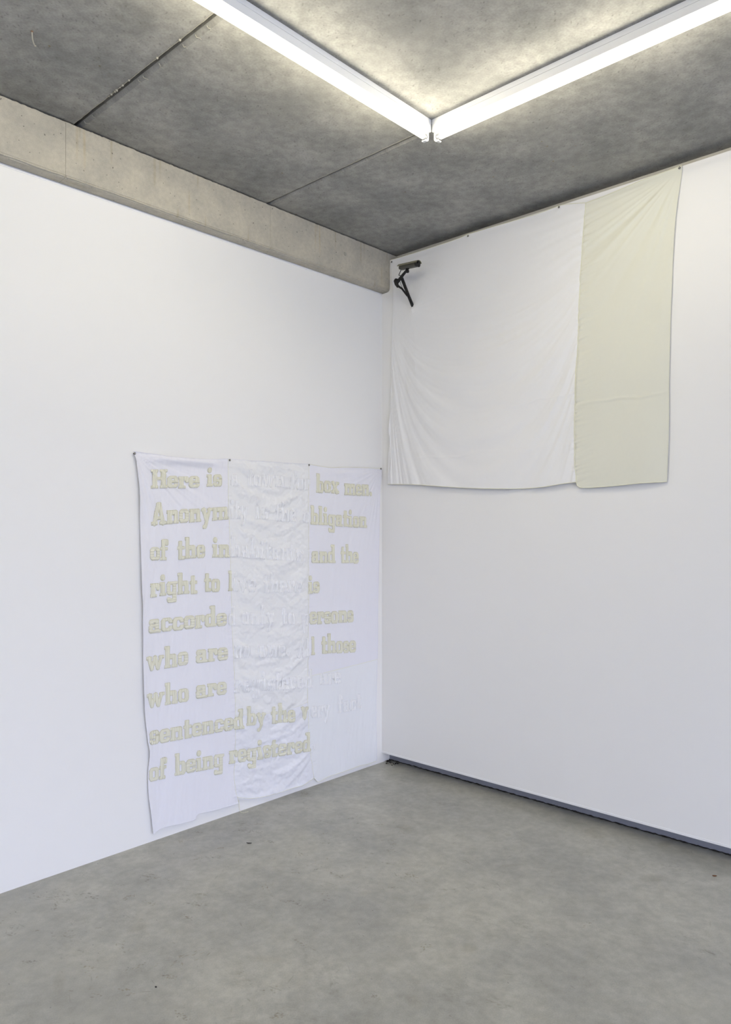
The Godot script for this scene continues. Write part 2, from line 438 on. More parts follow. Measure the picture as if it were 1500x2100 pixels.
func batten(label: String, end: Vector3, along: Vector3, side: Vector3):
	var o := thing("strip_light", label, "light", Vector3(end.x, 0, end.z), "strip lights on the ceiling")
	var length := 1.55
	var P := func(a: float, y: float, s: float) -> Vector3: return along * a + side * s + Vector3(0, y, 0)
	var sec := func(p: Vector2, d: float) -> Vector3: return P.call(d, p.y, p.x)
	var st := begin()
	prism(st, PackedVector2Array([Vector2(-0.022, 3.674), Vector2(0.022, 3.674), Vector2(0.022, 3.652), Vector2(0.0195, 3.6505), Vector2(-0.0195, 3.6505), Vector2(-0.022, 3.652)]), 0.0, length, sec)
	part("base_tray", done(st), M.enamel, o)
	st = begin()
	prism(st, PackedVector2Array([Vector2(-0.022, 3.6495), Vector2(0.022, 3.6495), Vector2(0.022, 3.617), Vector2(0.019, 3.613), Vector2(-0.019, 3.613), Vector2(-0.022, 3.617)]), 0.0145, length - 0.0145, sec)
	var cover := part("cover", done(st), M.enamel, o)
	for a in [0.131, length - 0.131]:
		st = begin(); lathe(st, [Vector2(0.0, 0.0006), Vector2(0.0042, 0.0006), Vector2(0.005, 0.0)], P.call(a, 3.613, 0.009), Vector3.DOWN, 12)
		part("screw", done(st), M.dark_hole, cover)
	for e in 2:
		var f := func(a: float) -> float: return a if e == 0 else length - a
		var at := func(p: Vector2, d: float) -> Vector3: return P.call(f.call(p.x), p.y, d)
		st = begin()
		var q := PackedVector2Array([Vector2(0.0, 3.6495), Vector2(0.0, 3.616), Vector2(0.004, 3.612), Vector2(0.0142, 3.612), Vector2(0.0142, 3.6495)])
		prism(st, q, -0.0218, 0.0218, at)
		part("end_cap", done(st), M.plastic, o)
		st = begin()                          # the hooked holder: a stem at the end, curved under the tube
		var h := PackedVector2Array([Vector2(0.003, 3.6125), Vector2(0.003, 3.590)])
		for k in 9:
			var t := PI + k * PI / 16.0
			h.append(Vector2(0.0235 + 0.0205 * cos(t), 3.586 + 0.0205 * sin(t)))
		for k in 5:
			var t := PI * 1.5 + k * PI / 10.0
			h.append(Vector2(0.0275 + 0.0045 * cos(t), 3.5695 + 0.004 * sin(t)))
		h.append(Vector2(0.030, 3.5735))
		for k in 7:
			var t := PI * 1.5 - k * PI / 12.0
			h.append(Vector2(0.027 + 0.0125 * cos(t), 3.5875 + 0.0135 * sin(t)))
		h.append_array([Vector2(0.0145, 3.601), Vector2(0.029, 3.6095), Vector2(0.029, 3.6125)])
		prism(st, h, -0.0105, 0.0105, at)
		part("lampholder", done(st), M.plastic, o)
		st = begin(); lathe(st, [Vector2(0.0, 0.0), Vector2(0.0128, 0.0), Vector2(0.0128, 0.014)], P.call(f.call(0.021), TUBE_Y, 0.0), along * (1.0 if e == 0 else -1.0), 16)
		part("tube_cap", done(st), M.tin, o)
	st = begin()
	st.set_smooth_group(0)
	lathe(st, [Vector2(0.0126, 0.035), Vector2(0.0126, length / 2), Vector2(0.0126, length - 0.035)], P.call(0.0, TUBE_Y, 0.0), along, 20)
	part("tube", done(st), M.tube, o)
	for k in 4:                               # the tube's light: four strips just off its surface, facing outwards
		var ang := PI / 4.0 + k * PI / 2.0
		var n := side * cos(ang) + Vector3.UP * sin(ang)
		var l := AreaLight3D.new(); l.name = "tube_light"
		l.area_size = Vector2(length - 0.08, 0.018)
		l.light_color = Color(1.0, 0.968, 0.875); l.light_energy = LAMP * (0.5 if n.y > 0.0 else 1.3); l.shadow_enabled = true
		l.set("area_range", 14.0); l.set("area_attenuation", 2.0)
		l.transform = Transform3D(Basis(along, (-n).cross(along), -n), P.call(length / 2.0, TUBE_Y, 0.0) + n * 0.0138)
		o.add_child(l, true)

# ------------------------------------------------------------------ cloth
# a smooth curve through points given as x0, y0, x1, y1, ...; sampled by length
class EdgeLine:
	var p := PackedVector2Array()
	var s := PackedFloat32Array()
	func _init(flat: Array, round_ := true):
		var k := PackedVector2Array()
		for i in range(0, flat.size(), 2): k.append(Vector2(flat[i], flat[i + 1]))
		for i in k.size() - 1:
			var a := k[maxi(i - 1, 0)]; var d := k[mini(i + 2, k.size() - 1)]
			for j in 12:
				var t := j / 12.0
				p.append(k[i].cubic_interpolate(k[i + 1], a, d, t) if round_ else k[i].lerp(k[i + 1], t))
		p.append(k[-1])
		var total := 0.0
		s.append(0.0)
		for i in range(1, p.size()):
			total += p[i].distance_to(p[i - 1]); s.append(total)
	func at(t: float) -> Vector2:
		var want := clampf(t, 0.0, 1.0) * s[-1]
		var i := clampi(s.bsearch(want) - 1, 0, p.size() - 2)
		return p[i].lerp(p[i + 1], (want - s[i]) / maxf(s[i + 1] - s[i], 1e-9))
	func part_of(t0: float, t1: float) -> EdgeLine:
		var f := []
		for i in 25:
			var q := at(lerpf(t0, t1, i / 24.0)); f.append_array([q.x, q.y])
		return EdgeLine.new(f, false)
	func joined(o: EdgeLine) -> EdgeLine:
		var f := []
		for q in p: f.append_array([q.x, q.y])
		for q in o.p: f.append_array([q.x, q.y])
		return EdgeLine.new(f, false)
	# nearest height at across-position x (the curve runs down the cloth)
	func x_at_y(y: float) -> float:
		for i in p.size() - 1:
			if (p[i].y - y) * (p[i + 1].y - y) <= 0.0 and p[i].y != p[i + 1].y:
				return lerpf(p[i].x, p[i + 1].x, (y - p[i].y) / (p[i + 1].y - p[i].y))
		return p[0].x if y > p[0].y else p[-1].x

# depth of the cloth off its wall, worked out once on a fine grid
class Relief:
	var x0: float; var y0: float; var step: float; var nx: int; var ny: int
	var d: PackedFloat32Array
	func _init(ax: float, ay: float, bx: float, by: float, step_: float, f: Callable):
		x0 = ax; y0 = ay; step = step_
		nx = ceili((bx - ax) / step) + 2; ny = ceili((by - ay) / step) + 2
		d.resize(nx * ny)
		for j in ny:
			for i in nx:
				d[j * nx + i] = f.call(x0 + i * step, y0 + j * step)
	func at(p: Vector2) -> float:
		var fx := clampf((p.x - x0) / step, 0.0, nx - 1.001); var fy := clampf((p.y - y0) / step, 0.0, ny - 1.001)
		var i := int(fx); var j := int(fy); fx -= i; fy -= j
		var k := j * nx + i
		return lerpf(lerpf(d[k], d[k + 1], fx), lerpf(d[k + nx], d[k + nx + 1], fx), fy)

# a sheet between four edges, laid over the relief, with a back and rims
func sheet(top: EdgeLine, bottom: EdgeLine, left: EdgeLine, right: EdgeLine, nu: int, nv: int, r: Relief, place: Callable, lift := 0.0) -> ArrayMesh:
	var grid := PackedVector2Array()
	var c00 := top.at(0); var c10 := top.at(1); var c01 := bottom.at(0); var c11 := bottom.at(1)
	for j in nv + 1:
		var t := float(j) / nv
		for i in nu + 1:
			var s := float(i) / nu
			grid.append(top.at(s) * (1 - t) + bottom.at(s) * t + left.at(t) * (1 - s) + right.at(t) * s - (c00 * (1 - s) * (1 - t) + c10 * s * (1 - t) + c01 * (1 - s) * t + c11 * s * t))
	var v := PackedVector3Array(); var n := PackedVector3Array(); var uv := PackedVector2Array(); var ix := PackedInt32Array()
	var out: Vector3 = (place.call(Vector2(1, 1), 1.0) - place.call(Vector2(1, 1), 0.0)).normalized()
	for g in grid:
		v.append(place.call(g, r.at(g) + lift)); uv.append(g)
		var e := 0.004
		var tx: Vector3 = place.call(g + Vector2(e, 0), r.at(g + Vector2(e, 0))) - place.call(g - Vector2(e, 0), r.at(g - Vector2(e, 0)))
		var ty: Vector3 = place.call(g + Vector2(0, e), r.at(g + Vector2(0, e))) - place.call(g - Vector2(0, e), r.at(g - Vector2(0, e)))
		var m := tx.cross(ty).normalized()
		n.append(m if m.dot(out) > 0 else -m)
	var w := nu + 1; var size := grid.size()
	var flip := (v[w] - v[0]).cross(v[1] - v[0]).dot(out) < 0      # triangle (0, 1, w): (c - a) x (b - a)
	for k in size:
		v.append(v[k] - out * 0.0012); n.append(-n[k]); uv.append(uv[k])
	for j in nv:
		for i in nu:
			var a := j * w + i
			for tri in [[a, a + 1, a + w], [a + 1, a + w + 1, a + w]]:
				if flip: tri = [tri[0], tri[2], tri[1]]
				ix.append_array(tri)
				ix.append_array([tri[0] + size, tri[2] + size, tri[1] + size])
	var rim := []
	for i in nu: rim.append([i, i + 1]); rim.append([nv * w + i + 1, nv * w + i])
	for j in nv: rim.append([(j + 1) * w, j * w]); rim.append([j * w + nu, (j + 1) * w + nu])
	for e in rim:
		var b := v.size()
		for k in [e[0], e[1], e[1] + size, e[0] + size]: v.append(v[k]); uv.append(uv[k])
		var m := (v[b + 2] - v[b]).cross(v[b + 1] - v[b]).normalized()
		if flip: m = -m
		for k in 4: n.append(-m if false else m)
		ix.append_array([b, b + 1, b + 2, b, b + 2, b + 3] if not flip else [b, b + 2, b + 1, b, b + 3, b + 2])
	var arr := []; arr.resize(Mesh.ARRAY_MAX)
	arr[Mesh.ARRAY_VERTEX] = v; arr[Mesh.ARRAY_NORMAL] = n; arr[Mesh.ARRAY_TEX_UV] = uv; arr[Mesh.ARRAY_INDEX] = ix
	var mesh := ArrayMesh.new(); mesh.add_surface_from_arrays(Mesh.PRIMITIVE_TRIANGLES, arr)
	return mesh

func cord(c: EdgeLine, r: Relief, place: Callable, radius: float, off := 0.0008, step := 0.02) -> ArrayMesh:
	var st := begin(); var pts := []
	var n := maxi(3, int(c.s[-1] / step))
	for i in n + 1:
		var q := c.at(float(i) / n); pts.append(place.call(q, r.at(q) + off))
	tube(st, pts, radius, 5)
	return done(st)

# ------------------------------------------------------------------ slab letters
# x-height 1, baseline 0. «b» adds a rounded box x0 y0 x1 y1 r, «l» a bar x0 y0 x1 y1 half-width; «-» cuts a rounded box.
const GLYPHS := {
	"H": "1.52|b .14 0 .56 1.6 .03|b .96 0 1.38 1.6 .03|b 0 1.4 .66 1.6 .04|b .86 1.4 1.5 1.6 .04|b 0 0 .66 .2 .04|b .86 0 1.5 .2 .04|b .5 .7 1.02 .92 .02",
	"A": "1.62|l .34 .1 .7 1.5 .17|l 1.22 .1 .86 1.5 .17|b .52 1.42 1.04 1.62 .05|b .45 .38 1.15 .58 .02|b 0 0 .66 .2 .04|b .9 0 1.56 .2 .04",
	"a": "1.2|b 0 0 .8 .62 .22|- .36 .17 .62 .42 .08|b .6 0 .98 .9 .06|b .08 .76 .98 1 .18|b .05 .62 .38 .95 .12|b .6 0 1.15 .19 .06",
	"b": "1.22|b .1 0 .48 1.65 .03|b 0 1.46 .48 1.65 .03|b .1 0 1.15 1 .28|- .48 .2 .78 .8 .1|b .1 .5 .48 1.5 .02|b .02 0 .46 .19 .04",
	"c": "1.1|b 0 0 1.05 1 .3|- .38 .2 .7 .8 .1|- .66 .38 1.2 .62 .03",
	"d": "1.24|b 0 0 1.05 1 .28|b .67 0 1.05 1.65 .03|b .52 1.46 1.05 1.65 .03|- .37 .2 .67 .8 .1|b .67 0 1.18 .19 .04",
	"e": "1.1|b 0 0 1.05 1 .3|- .38 .6 .69 .82 .07|- .38 .22 .72 .43 .05|- .68 .3 1.2 .43 .02",
	"f": ".92|b .14 0 .53 1.5 .03|b 0 .8 .82 1 .04|b 0 0 .7 .2 .04|b .14 1.34 .9 1.65 .15|b .58 1.18 .9 1.6 .13",
	"g": "1.2|b 0 0 1.03 1 .28|b .65 -.42 1.03 1 .04|b .65 .81 1.18 1 .04|- .37 .2 .65 .8 .1|b .1 -.6 1.03 -.34 .16|b .04 -.56 .4 -.22 .13",
	"h": "1.34|b .1 0 .5 1.65 .03|b 0 1.46 .5 1.65 .03|b .8 0 1.18 .85 .05|b .3 .68 1.18 1 .22|b 0 0 .6 .19 .04|b .7 0 1.28 .19 .04",
	"i": ".74|b .12 0 .52 1 .03|b 0 .81 .52 1 .03|b 0 0 .66 .19 .04|b .1 1.18 .54 1.6 .2",
	"l": ".74|b .12 0 .52 1.65 .03|b 0 1.46 .52 1.65 .03|b 0 0 .66 .19 .04",
	"m": "1.98|b .1 0 .5 1 .03|b 0 .81 .5 1 .03|b .8 0 1.16 .85 .05|b 1.46 0 1.82 .85 .05|b .3 .68 1.16 1 .2|b 1 .68 1.82 1 .2|b 0 0 .6 .19 .04|b .7 0 1.26 .19 .04|b 1.36 0 1.92 .19 .04",
	"n": "1.34|b .1 0 .5 1 .03|b 0 .81 .5 1 .03|b .8 0 1.18 .85 .05|b .3 .68 1.18 1 .22|b 0 0 .6 .19 .04|b .7 0 1.28 .19 .04",
	"o": "1.13|b 0 0 1.07 1 .3|- .38 .2 .69 .8 .13",
	"p": "1.22|b .1 -.6 .48 1 .03|b 0 .81 .48 1 .03|b .1 0 1.15 1 .28|- .48 .2 .78 .8 .1|b 0 -.6 .6 -.42 .04",
	"r": "1.02|b .1 0 .5 1 .03|b 0 .81 .5 1 .03|b .3 .7 1 1 .16|b .66 .5 1 .96 .14|b 0 0 .68 .19 .04",
	"s": "1.02|b 0 0 .97 1 .27|- .36 .61 .64 .8 .06|- .6 .58 1.1 .69 .02|- .33 .2 .6 .4 .06|- -.1 .31 .36 .42 .02",
	"t": ".9|b .16 0 .56 1.42 .05|b 0 .8 .84 1 .04|b .2 0 .86 .22 .1",
	"v": "1.3|l .3 .88 .6 .12 .19|l .94 .88 .66 .12 .15|b 0 .81 .58 1 .04|b .74 .81 1.24 1 .04",
	"w": "1.86|l .28 .88 .54 .12 .17|l .88 .88 .56 .12 .13|l .92 .88 1.18 .12 .17|l 1.5 .88 1.22 .12 .13|b 0 .81 .56 1 .04|b 1.3 .81 1.8 1 .04|b .7 .81 1.1 1 .04",
	"x": "1.3|l .3 .88 .92 .12 .19|l .94 .88 .28 .12 .13|b 0 .81 .56 1 .04|b .7 .81 1.22 1 .04|b 0 0 .54 .19 .04|b .66 0 1.24 .19 .04",
	"y": "1.3|l .3 .88 .64 .1 .19|l .96 .88 .5 -.42 .15|b 0 .81 .58 1 .04|b .74 .81 1.24 1 .04|b .18 -.6 .58 -.32 .13",
	".": ".5|b .04 0 .42 .36 .18",
	",": ".5|b .06 .02 .42 .34 .16|l .3 .15 .14 -.2 .1",
}
var glyph_cache := {}

# [advance, points, depth inside the outline, triangles]
func glyph(ch: String) -> Array:
	if glyph_cache.has(ch): return glyph_cache[ch]
	var rows: PackedStringArray = GLYPHS[ch].split("|")
	var add := []; var cut := []
	var lo := Vector2(9, 9); var hi := Vector2(-9, -9)
	for k in range(1, rows.size()):
		var f := rows[k].split(" ")
		var q := []
		for j in range(1, f.size()): q.append(f[j].to_float())
		if f[0] == "-": cut.append(q)
		else:
			add.append([f[0], q])
			var pad: float = q[4] if f[0] == "l" else 0.0
			lo = lo.min(Vector2(minf(q[0], q[2]) - pad, minf(q[1], q[3]) - pad)); hi = hi.max(Vector2(maxf(q[0], q[2]) + pad, maxf(q[1], q[3]) + pad))
	var box_d := func(p: Vector2, q: Array) -> float:
		var c := Vector2(q[0] + q[2], q[1] + q[3]) / 2.0; var h := Vector2(q[2] - q[0], q[3] - q[1]) / 2.0
		var r: float = minf(q[4], minf(h.x, h.y))
		var e := (p - c).abs() - h + Vector2(r, r)
		return e.max(Vector2.ZERO).length() + minf(maxf(e.x, e.y), 0.0) - r
	var sdf := func(p: Vector2) -> float:
		var d := 9.0
		for a in add:
			if a[0] == "l":
				var q: Array = a[1]
				var s := Geometry2D.get_closest_point_to_segment(p, Vector2(q[0], q[1]), Vector2(q[2], q[3]))
				d = minf(d, p.distance_to(s) - q[4])
			else: d = minf(d, box_d.call(p, a[1]))
		for c in cut: d = maxf(d, -box_d.call(p, c))
		return d - 0.042
	var h := 0.047
	lo -= Vector2(h, h) * 1.5
	var nx := ceili((hi.x - lo.x) / h) + 2; var ny := ceili((hi.y - lo.y) / h) + 2
	var d := PackedFloat32Array(); d.resize(nx * ny)
	for j in ny:
		for i in nx: d[j * nx + i] = sdf.call(lo + Vector2(i, j) * h)
	var where := {}; var pts := PackedVector2Array(); var inside := PackedFloat32Array(); var tri := PackedInt32Array()
	for j in ny - 1:
		for i in nx - 1:
			if sdf.call(lo + Vector2(i + 0.5, j + 0.5) * h) > 0.0: continue
			var id := []
			for o in [[0, 0], [1, 0], [1, 1], [0, 1]]:
				var k: int = (j + o[1]) * nx + i + o[0]
				if not where.has(k):
					where[k] = pts.size()
					var p := lo + Vector2(i + o[0], j + o[1]) * h
					var v := d[k]
					if v > -0.35 * h:             # draw the border points onto the outline
						for it in 2:
							var g := Vector2(sdf.call(p + Vector2(0.006, 0)) - sdf.call(p - Vector2(0.006, 0)), sdf.call(p + Vector2(0, 0.006)) - sdf.call(p - Vector2(0, 0.006)))
							if g.length() > 1e-5: p -= g.normalized() * sdf.call(p)
						v = 0.0
					pts.append(p); inside.append(maxf(0.0, -v))
				id.append(where[k])
			tri.append_array([id[0], id[1], id[2], id[0], id[2], id[3]])
	glyph_cache[ch] = [rows[0].to_float(), pts, inside, tri]
	return glyph_cache[ch]

# one padded letter sewn on the cloth: origin (z, y) of its left foot, size, baseline slope
func letter_mesh(ch: String, z: float, y: float, sx: float, sy: float, slope: float, r: Relief, ribs: int, fat: float, edge: Color) -> ArrayMesh:
	var g := glyph(ch)
	var pts: PackedVector2Array = g[1]; var inside: PackedFloat32Array = g[2]; var tri: PackedInt32Array = g[3]
	var v := PackedVector3Array(); var n := PackedVector3Array(); var uv := PackedVector2Array(); var col := PackedColorArray()
	for k in pts.size():
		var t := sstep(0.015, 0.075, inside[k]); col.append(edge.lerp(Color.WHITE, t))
		var q := Vector2(z - pts[k].x * sx, y + pts[k].y * sy - slope * pts[k].x * sx)
		var puff := sqrt(minf(1.0, inside[k] / 0.085))
		var wave := q.x if ribs == 0 else q.y
		var up := 0.0006 + puff * (fat + (0.0024 if ribs == 0 else 0.0015) * (cos(wave * TAU / 0.0150) if ribs < 2 else 0.0))
		v.append(Vector3(r.at(q) + up, q.y, q.x)); uv.append(q)
		n.append(Vector3.ZERO)
	var ix := PackedInt32Array()
	for k in range(0, tri.size(), 3):
		var a := tri[k]; var b := tri[k + 1]; var c := tri[k + 2]
		var m := (v[c] - v[a]).cross(v[b] - v[a])
		if m.x < 0.0:
			var t := b; b = c; c = t
			m = -m
		n[a] += m; n[b] += m; n[c] += m
		ix.append_array([a, b, c])
	for k in n.size(): n[k] = n[k].normalized()
	var arr := []; arr.resize(Mesh.ARRAY_MAX)
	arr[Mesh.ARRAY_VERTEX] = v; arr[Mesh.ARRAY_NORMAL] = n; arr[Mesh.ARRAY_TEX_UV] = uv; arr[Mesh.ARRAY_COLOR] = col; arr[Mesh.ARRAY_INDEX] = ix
	var mesh := ArrayMesh.new(); mesh.add_surface_from_arrays(Mesh.PRIMITIVE_TRIANGLES, arr)
	return mesh

# words as they are sewn: text, left foot (z, y), right foot (z, y), x-height, 1 cream or 0 white
const WORDS := [
	["Here", 1.882, 1.911, 1.574, 1.931, 0.063, 1], ["is", 1.522, 1.936, 1.415, 1.944, 0.067, 1], ["a", 1.351, 1.947, 1.293, 1.951, 0.065, 0],
	["town", 1.228, 1.954, 0.934, 1.955, 0.069, 0], ["for", 0.885, 1.947, 0.712, 1.947, 0.071, 0], ["box", 0.659, 1.938, 0.448, 1.933, 0.075, 1],
	["men.", 0.394, 1.926, 0.117, 1.924, 0.076, 1], ["Anonym", 1.881, 1.713, 1.369, 1.752, 0.072, 1], ["ity", 1.357, 1.753, 1.218, 1.754, 0.072, 0],
	["is", 1.164, 1.755, 1.060, 1.753, 0.072, 0], ["the", 1.009, 1.743, 0.834, 1.736, 0.073, 0], ["o", 0.776, 1.736, 0.717, 1.731, 0.076, 0],
	["bligation", 0.708, 1.724, 0.168, 1.698, 0.074, 1], ["of", 1.887, 1.525, 1.777, 1.524, 0.068, 1], ["the", 1.718, 1.524, 1.534, 1.527, 0.071, 1],
	["in", 1.482, 1.528, 1.362, 1.526, 0.072, 1], ["habitants,",1.348,1.529,0.752,1.479,0.073,0], ["and", 0.701, 1.471, 0.483, 1.461, 0.073, 1],
	["the", 0.429, 1.459, 0.255, 1.454, 0.076, 1], ["right", 1.887, 1.326, 1.589, 1.329, 0.071, 1], ["to", 1.538, 1.330, 1.430, 1.327, 0.072, 1],
	["l", 1.369, 1.328, 1.339, 1.327, 0.071, 1], ["ive", 1.334, 1.326, 1.167, 1.312, 0.071, 0], ["there", 1.106, 1.304, 0.787, 1.278, 0.074, 0],
	["is", 0.729, 1.269, 0.630, 1.268, 0.072, 1], ["accorde", 1.897, 1.132, 1.383, 1.127, 0.071, 1], ["d", 1.367, 1.123, 1.316, 1.121, 0.069, 0],
	["only", 1.271, 1.120, 1.013, 1.096, 0.072, 0], ["to", 0.952, 1.089, 0.847, 1.081, 0.075, 0], ["p", 0.790, 1.071, 0.725, 1.065, 0.076, 0],
	["ersons", 0.718, 1.068, 0.307, 1.046, 0.078, 1], ["who", 1.912, 0.932, 1.648, 0.927, 0.071, 1], ["are", 1.595, 0.933, 1.376, 0.922, 0.071, 1],
	["no", 1.324, 0.925, 1.206, 0.915, 0.073, 0], ["one.", 1.146, 0.905, 0.890, 0.879, 0.073, 0], ["Al", 0.824, 0.867, 0.717, 0.859, 0.073, 0],
	["l", 0.703, 0.866, 0.671, 0.864, 0.071, 1], ["those", 0.612, 0.865, 0.283, 0.837, 0.078, 1], ["who", 1.912, 0.733, 1.645, 0.722, 0.071, 1],
	["are", 1.595, 0.733, 1.385, 0.718, 0.071, 1], ["registered", 1.326, 0.718, 0.687, 0.652, 0.072, 0], ["are", 0.624, 0.659, 0.432, 0.639, 0.074, 0],
	["sentenced", 1.894, 0.530, 1.258, 0.499, 0.071, 1], ["by", 1.236, 0.504, 1.088, 0.488, 0.069, 1], ["the", 1.041, 0.481, 0.846, 0.457, 0.073, 1],
	["v", 0.795, 0.464, 0.726, 0.454, 0.075, 1], ["ery", 0.706, 0.454, 0.526, 0.438, 0.073, 0], ["fact", 0.461, 0.443, 0.223, 0.428, 0.072, 0],
	["of", 1.894, 0.334, 1.786, 0.328, 0.069, 1], ["being", 1.734, 0.326, 1.404, 0.300, 0.072, 1], ["registered", 1.363, 0.305, 0.708, 0.237, 0.073, 1],
	[".", 0.687, 0.243, 0.670, 0.241, 0.073, 0],
]

func text_banner():
	var o := thing("text_banner", "lettered white banner pinned low on the left wall, reaching down to the floor", "banner")
	var L := EdgeLine.new([1.987, 2.105, 1.967, 2.018, 1.952, 1.784, 1.947, 1.576, 1.944, 1.393, 1.935, 1.153, 1.931, 0.817, 1.918, 0.658, 1.903, 0.537, 1.896, 0.480, 1.903, 0.345, 1.897, 0.233, 1.876, 0.046])
	var S1 := EdgeLine.new([1.371, 2.108, 1.365, 1.794, 1.355, 1.620, 1.348, 1.389, 1.337, 1.041, 1.326, 0.865, 1.319, 0.632, 1.316, 0.457, 1.319, 0.312, 1.325, 0.226, 1.317, 0.140, 1.301, 0.075, 1.296, 0.056])
	var S2 := EdgeLine.new([0.723, 2.116, 0.723, 1.772, 0.725, 1.261, 0.729, 0.943, 0.729, 0.783, 0.733, 0.625, 0.729, 0.528, 0.725, 0.413, 0.718, 0.303, 0.708, 0.231, 0.681, 0.055])
	var R := EdgeLine.new([0.010, 2.129, 0.031, 1.779, 0.044, 1.287, 0.052, 0.796, 0.056, 0.751, 0.065, 0.472, 0.068, 0.237, 0.067, 0.052, 0.076, 0.029])
	var T1 := EdgeLine.new([1.987, 2.105, 1.876, 2.100, 1.724, 2.092, 1.530, 2.094, 1.371, 2.108])
	var T2 := EdgeLine.new([1.371, 2.108, 1.176, 2.108, 0.962, 2.111, 0.723, 2.116])
	var T3 := EdgeLine.new([0.723, 2.116, 0.602, 2.107, 0.511, 2.105, 0.370, 2.116, 0.010, 2.129])
	var B1 := EdgeLine.new([1.876, 0.046, 1.853, 0.057, 1.817, 0.062, 1.724, 0.052, 1.629, 0.043, 1.597, 0.048, 1.580, 0.071, 1.463, 0.061, 1.296, 0.056])
	var B2 := EdgeLine.new([1.305, 0.093, 1.232, 0.067, 1.157, 0.050, 1.022, 0.040, 0.860, 0.036, 0.781, 0.035, 0.733, 0.045, 0.681, 0.055])
	var B3 := EdgeLine.new([0.681, 0.055, 0.664, 0.037, 0.637, 0.019, 0.547, 0.032, 0.365, 0.032, 0.258, 0.036, 0.168, 0.027, 0.076, 0.029])
	var HC := EdgeLine.new([1.318, 0.579, 1.272, 0.577, 1.053, 0.549, 0.860, 0.548, 0.730, 0.564])
	var HR := EdgeLine.new([0.728, 0.725, 0.681, 0.729, 0.418, 0.739, 0.056, 0.754])
	var n1 := noise(101, 1.0, 2); var n2 := noise(102, 1.0, 3); var n3 := noise(103, 1.0, 2)
	var relief := Relief.new(-0.03, 0.0, 2.03, 2.16, 0.006, func(z: float, y: float) -> float:
		var left: float = L.x_at_y(y) - z; var d1: float = absf(z - S1.x_at_y(y)); var d2: float = absf(z - S2.x_at_y(y))
		var d := 0.007 + 0.003 * n1.get_noise_2d(z * 2.0, y * 1.5)
		# narrow upright folds in the cotton at both sides
		var side := sstep(1.30, 1.40, z) + 0.7 * sstep(0.72, 0.6, z)
		d += side * (0.0034 * n2.get_noise_2d(z * 13.0 + y * 1.5, y * 1.6) + 0.0009 * n2.get_noise_2d(z * 45.0, y * 7.0))
		# swags and creases in the satin between
		var mid := sstep(1.36, 1.26, z) * sstep(0.70, 0.78, z)
		var bow := (z - 1.03) * (z - 1.03) * 1.1
		d += mid * (0.011 * n1.get_noise_2d(z * 3.2 + 7.0, (y - bow) * 8.5) + 0.005 * n2.get_noise_2d(z * 9.0 + y * 6.0, (y - z * 0.5) * 16.0) + 0.0018 * n3.get_noise_2d(z * 28.0, y * 30.0))
		# puckers across the seams
		d += 0.0032 * n3.get_noise_2d(z * 9.0, y * 55.0) * (exp(-d1 / 0.035) + exp(-d2 / 0.035))
		d -= 0.0022 * (exp(-d1 * d1 / 0.00006) + exp(-d2 * d2 / 0.00006))
		# the lines of letters pull the cloth
		var row := sin((y - 1.04) * TAU / 0.198) * 0.5 + 0.5
		d += 0.0012 * row * n3.get_noise_2d(z * 40.0, y * 14.0)
		# the free left edge curls off the wall, the top droops between the nails, the foot hangs free
		d += 0.016 * exp(-maxf(left, 0.0) / 0.035) * (0.75 + 0.6 * n1.get_noise_1d(y * 3.3))
		var nail := 9.0
		for q in [1.981, 1.362, 0.726, 0.022]: nail = minf(nail, absf(z - q))
		d += 0.016 * sstep(0.0, 0.2, nail) * exp(-pow((2.075 - y) / 0.022, 2.0)) * (1.0 if z > 1.37 else 0.35)
		# pulls that run down from the top corners
		for q in [Vector2(1.981, 2.094), Vector2(0.022, 2.126)]:
			var w: Vector2 = Vector2(z, y) - q
			d += 0.007 * exp(-w.length() / 0.45) * n3.get_noise_1d(w.angle() * 9.0)
		d += 0.005 * sstep(0.25, 0.03, y)
		for q in [Vector2(1.981, 2.094), Vector2(1.362, 2.100), Vector2(0.726, 2.110), Vector2(0.022, 2.126)]:
			d = lerpf(d, 0.008, exp(-Vector2(z - q.x, y - q.y).length_squared() / 0.0006))
		return maxf(d, 0.0025))
	var place := func(q: Vector2, d: float) -> Vector3: return Vector3(d, q.y, q.x)
	var t1 := 0.0; var t2 := 0.0; var t3 := 0.0; var t4 := 0.0
	for k in 400:                             # where the cross seams meet the long ones
		if S1.at(k / 400.0).y > 0.579: t1 = k / 400.0
		if S2.at(k / 400.0).y > 0.564: t2 = k / 400.0
		if S2.at(k / 400.0).y > 0.725: t3 = k / 400.0
		if R.at(k / 400.0).y > 0.754: t4 = k / 400.0
	var left := part("fabric_panel", sheet(T1, B1, L, S1, 100, 320, relief, place), M.cotton, o)
	left.set_meta("label", "pale lavender cotton strip at the left of the banner")
	var mid := part("fabric_panel", sheet(T2, HC, S1.part_of(0, t1), S2.part_of(0, t2), 110, 250, relief, place), M.satin, o)
	mid.set_meta("label", "white satin middle panel with white letters")
	var low := part("fabric_panel", sheet(HC, B2, S1.part_of(t1, 0.985), S2.part_of(t2, 1), 110, 90, relief, place), M.gloss, o)
	low.set_meta("label", "lower middle panel of glossy lavender cloth")
	var right := part("fabric_panel", sheet(T3, HR, S2.part_of(0, t3), R.part_of(0, t4), 110, 230, relief, place), M.cotton, o)
	right.set_meta("label", "pale lavender cotton panel at the upper right of the banner")
	var foot := part("fabric_panel", sheet(HR, B3, S2.part_of(t3, 1), R.part_of(t4, 1), 110, 120, relief, place), M.canvas, o)
	foot.set_meta("label", "plain white panel at the lower right of the banner")
	for c in [S1, S2, HC, HR]: part("seam_cord", cord(c, relief, place, 0.0011), M.thread, o)
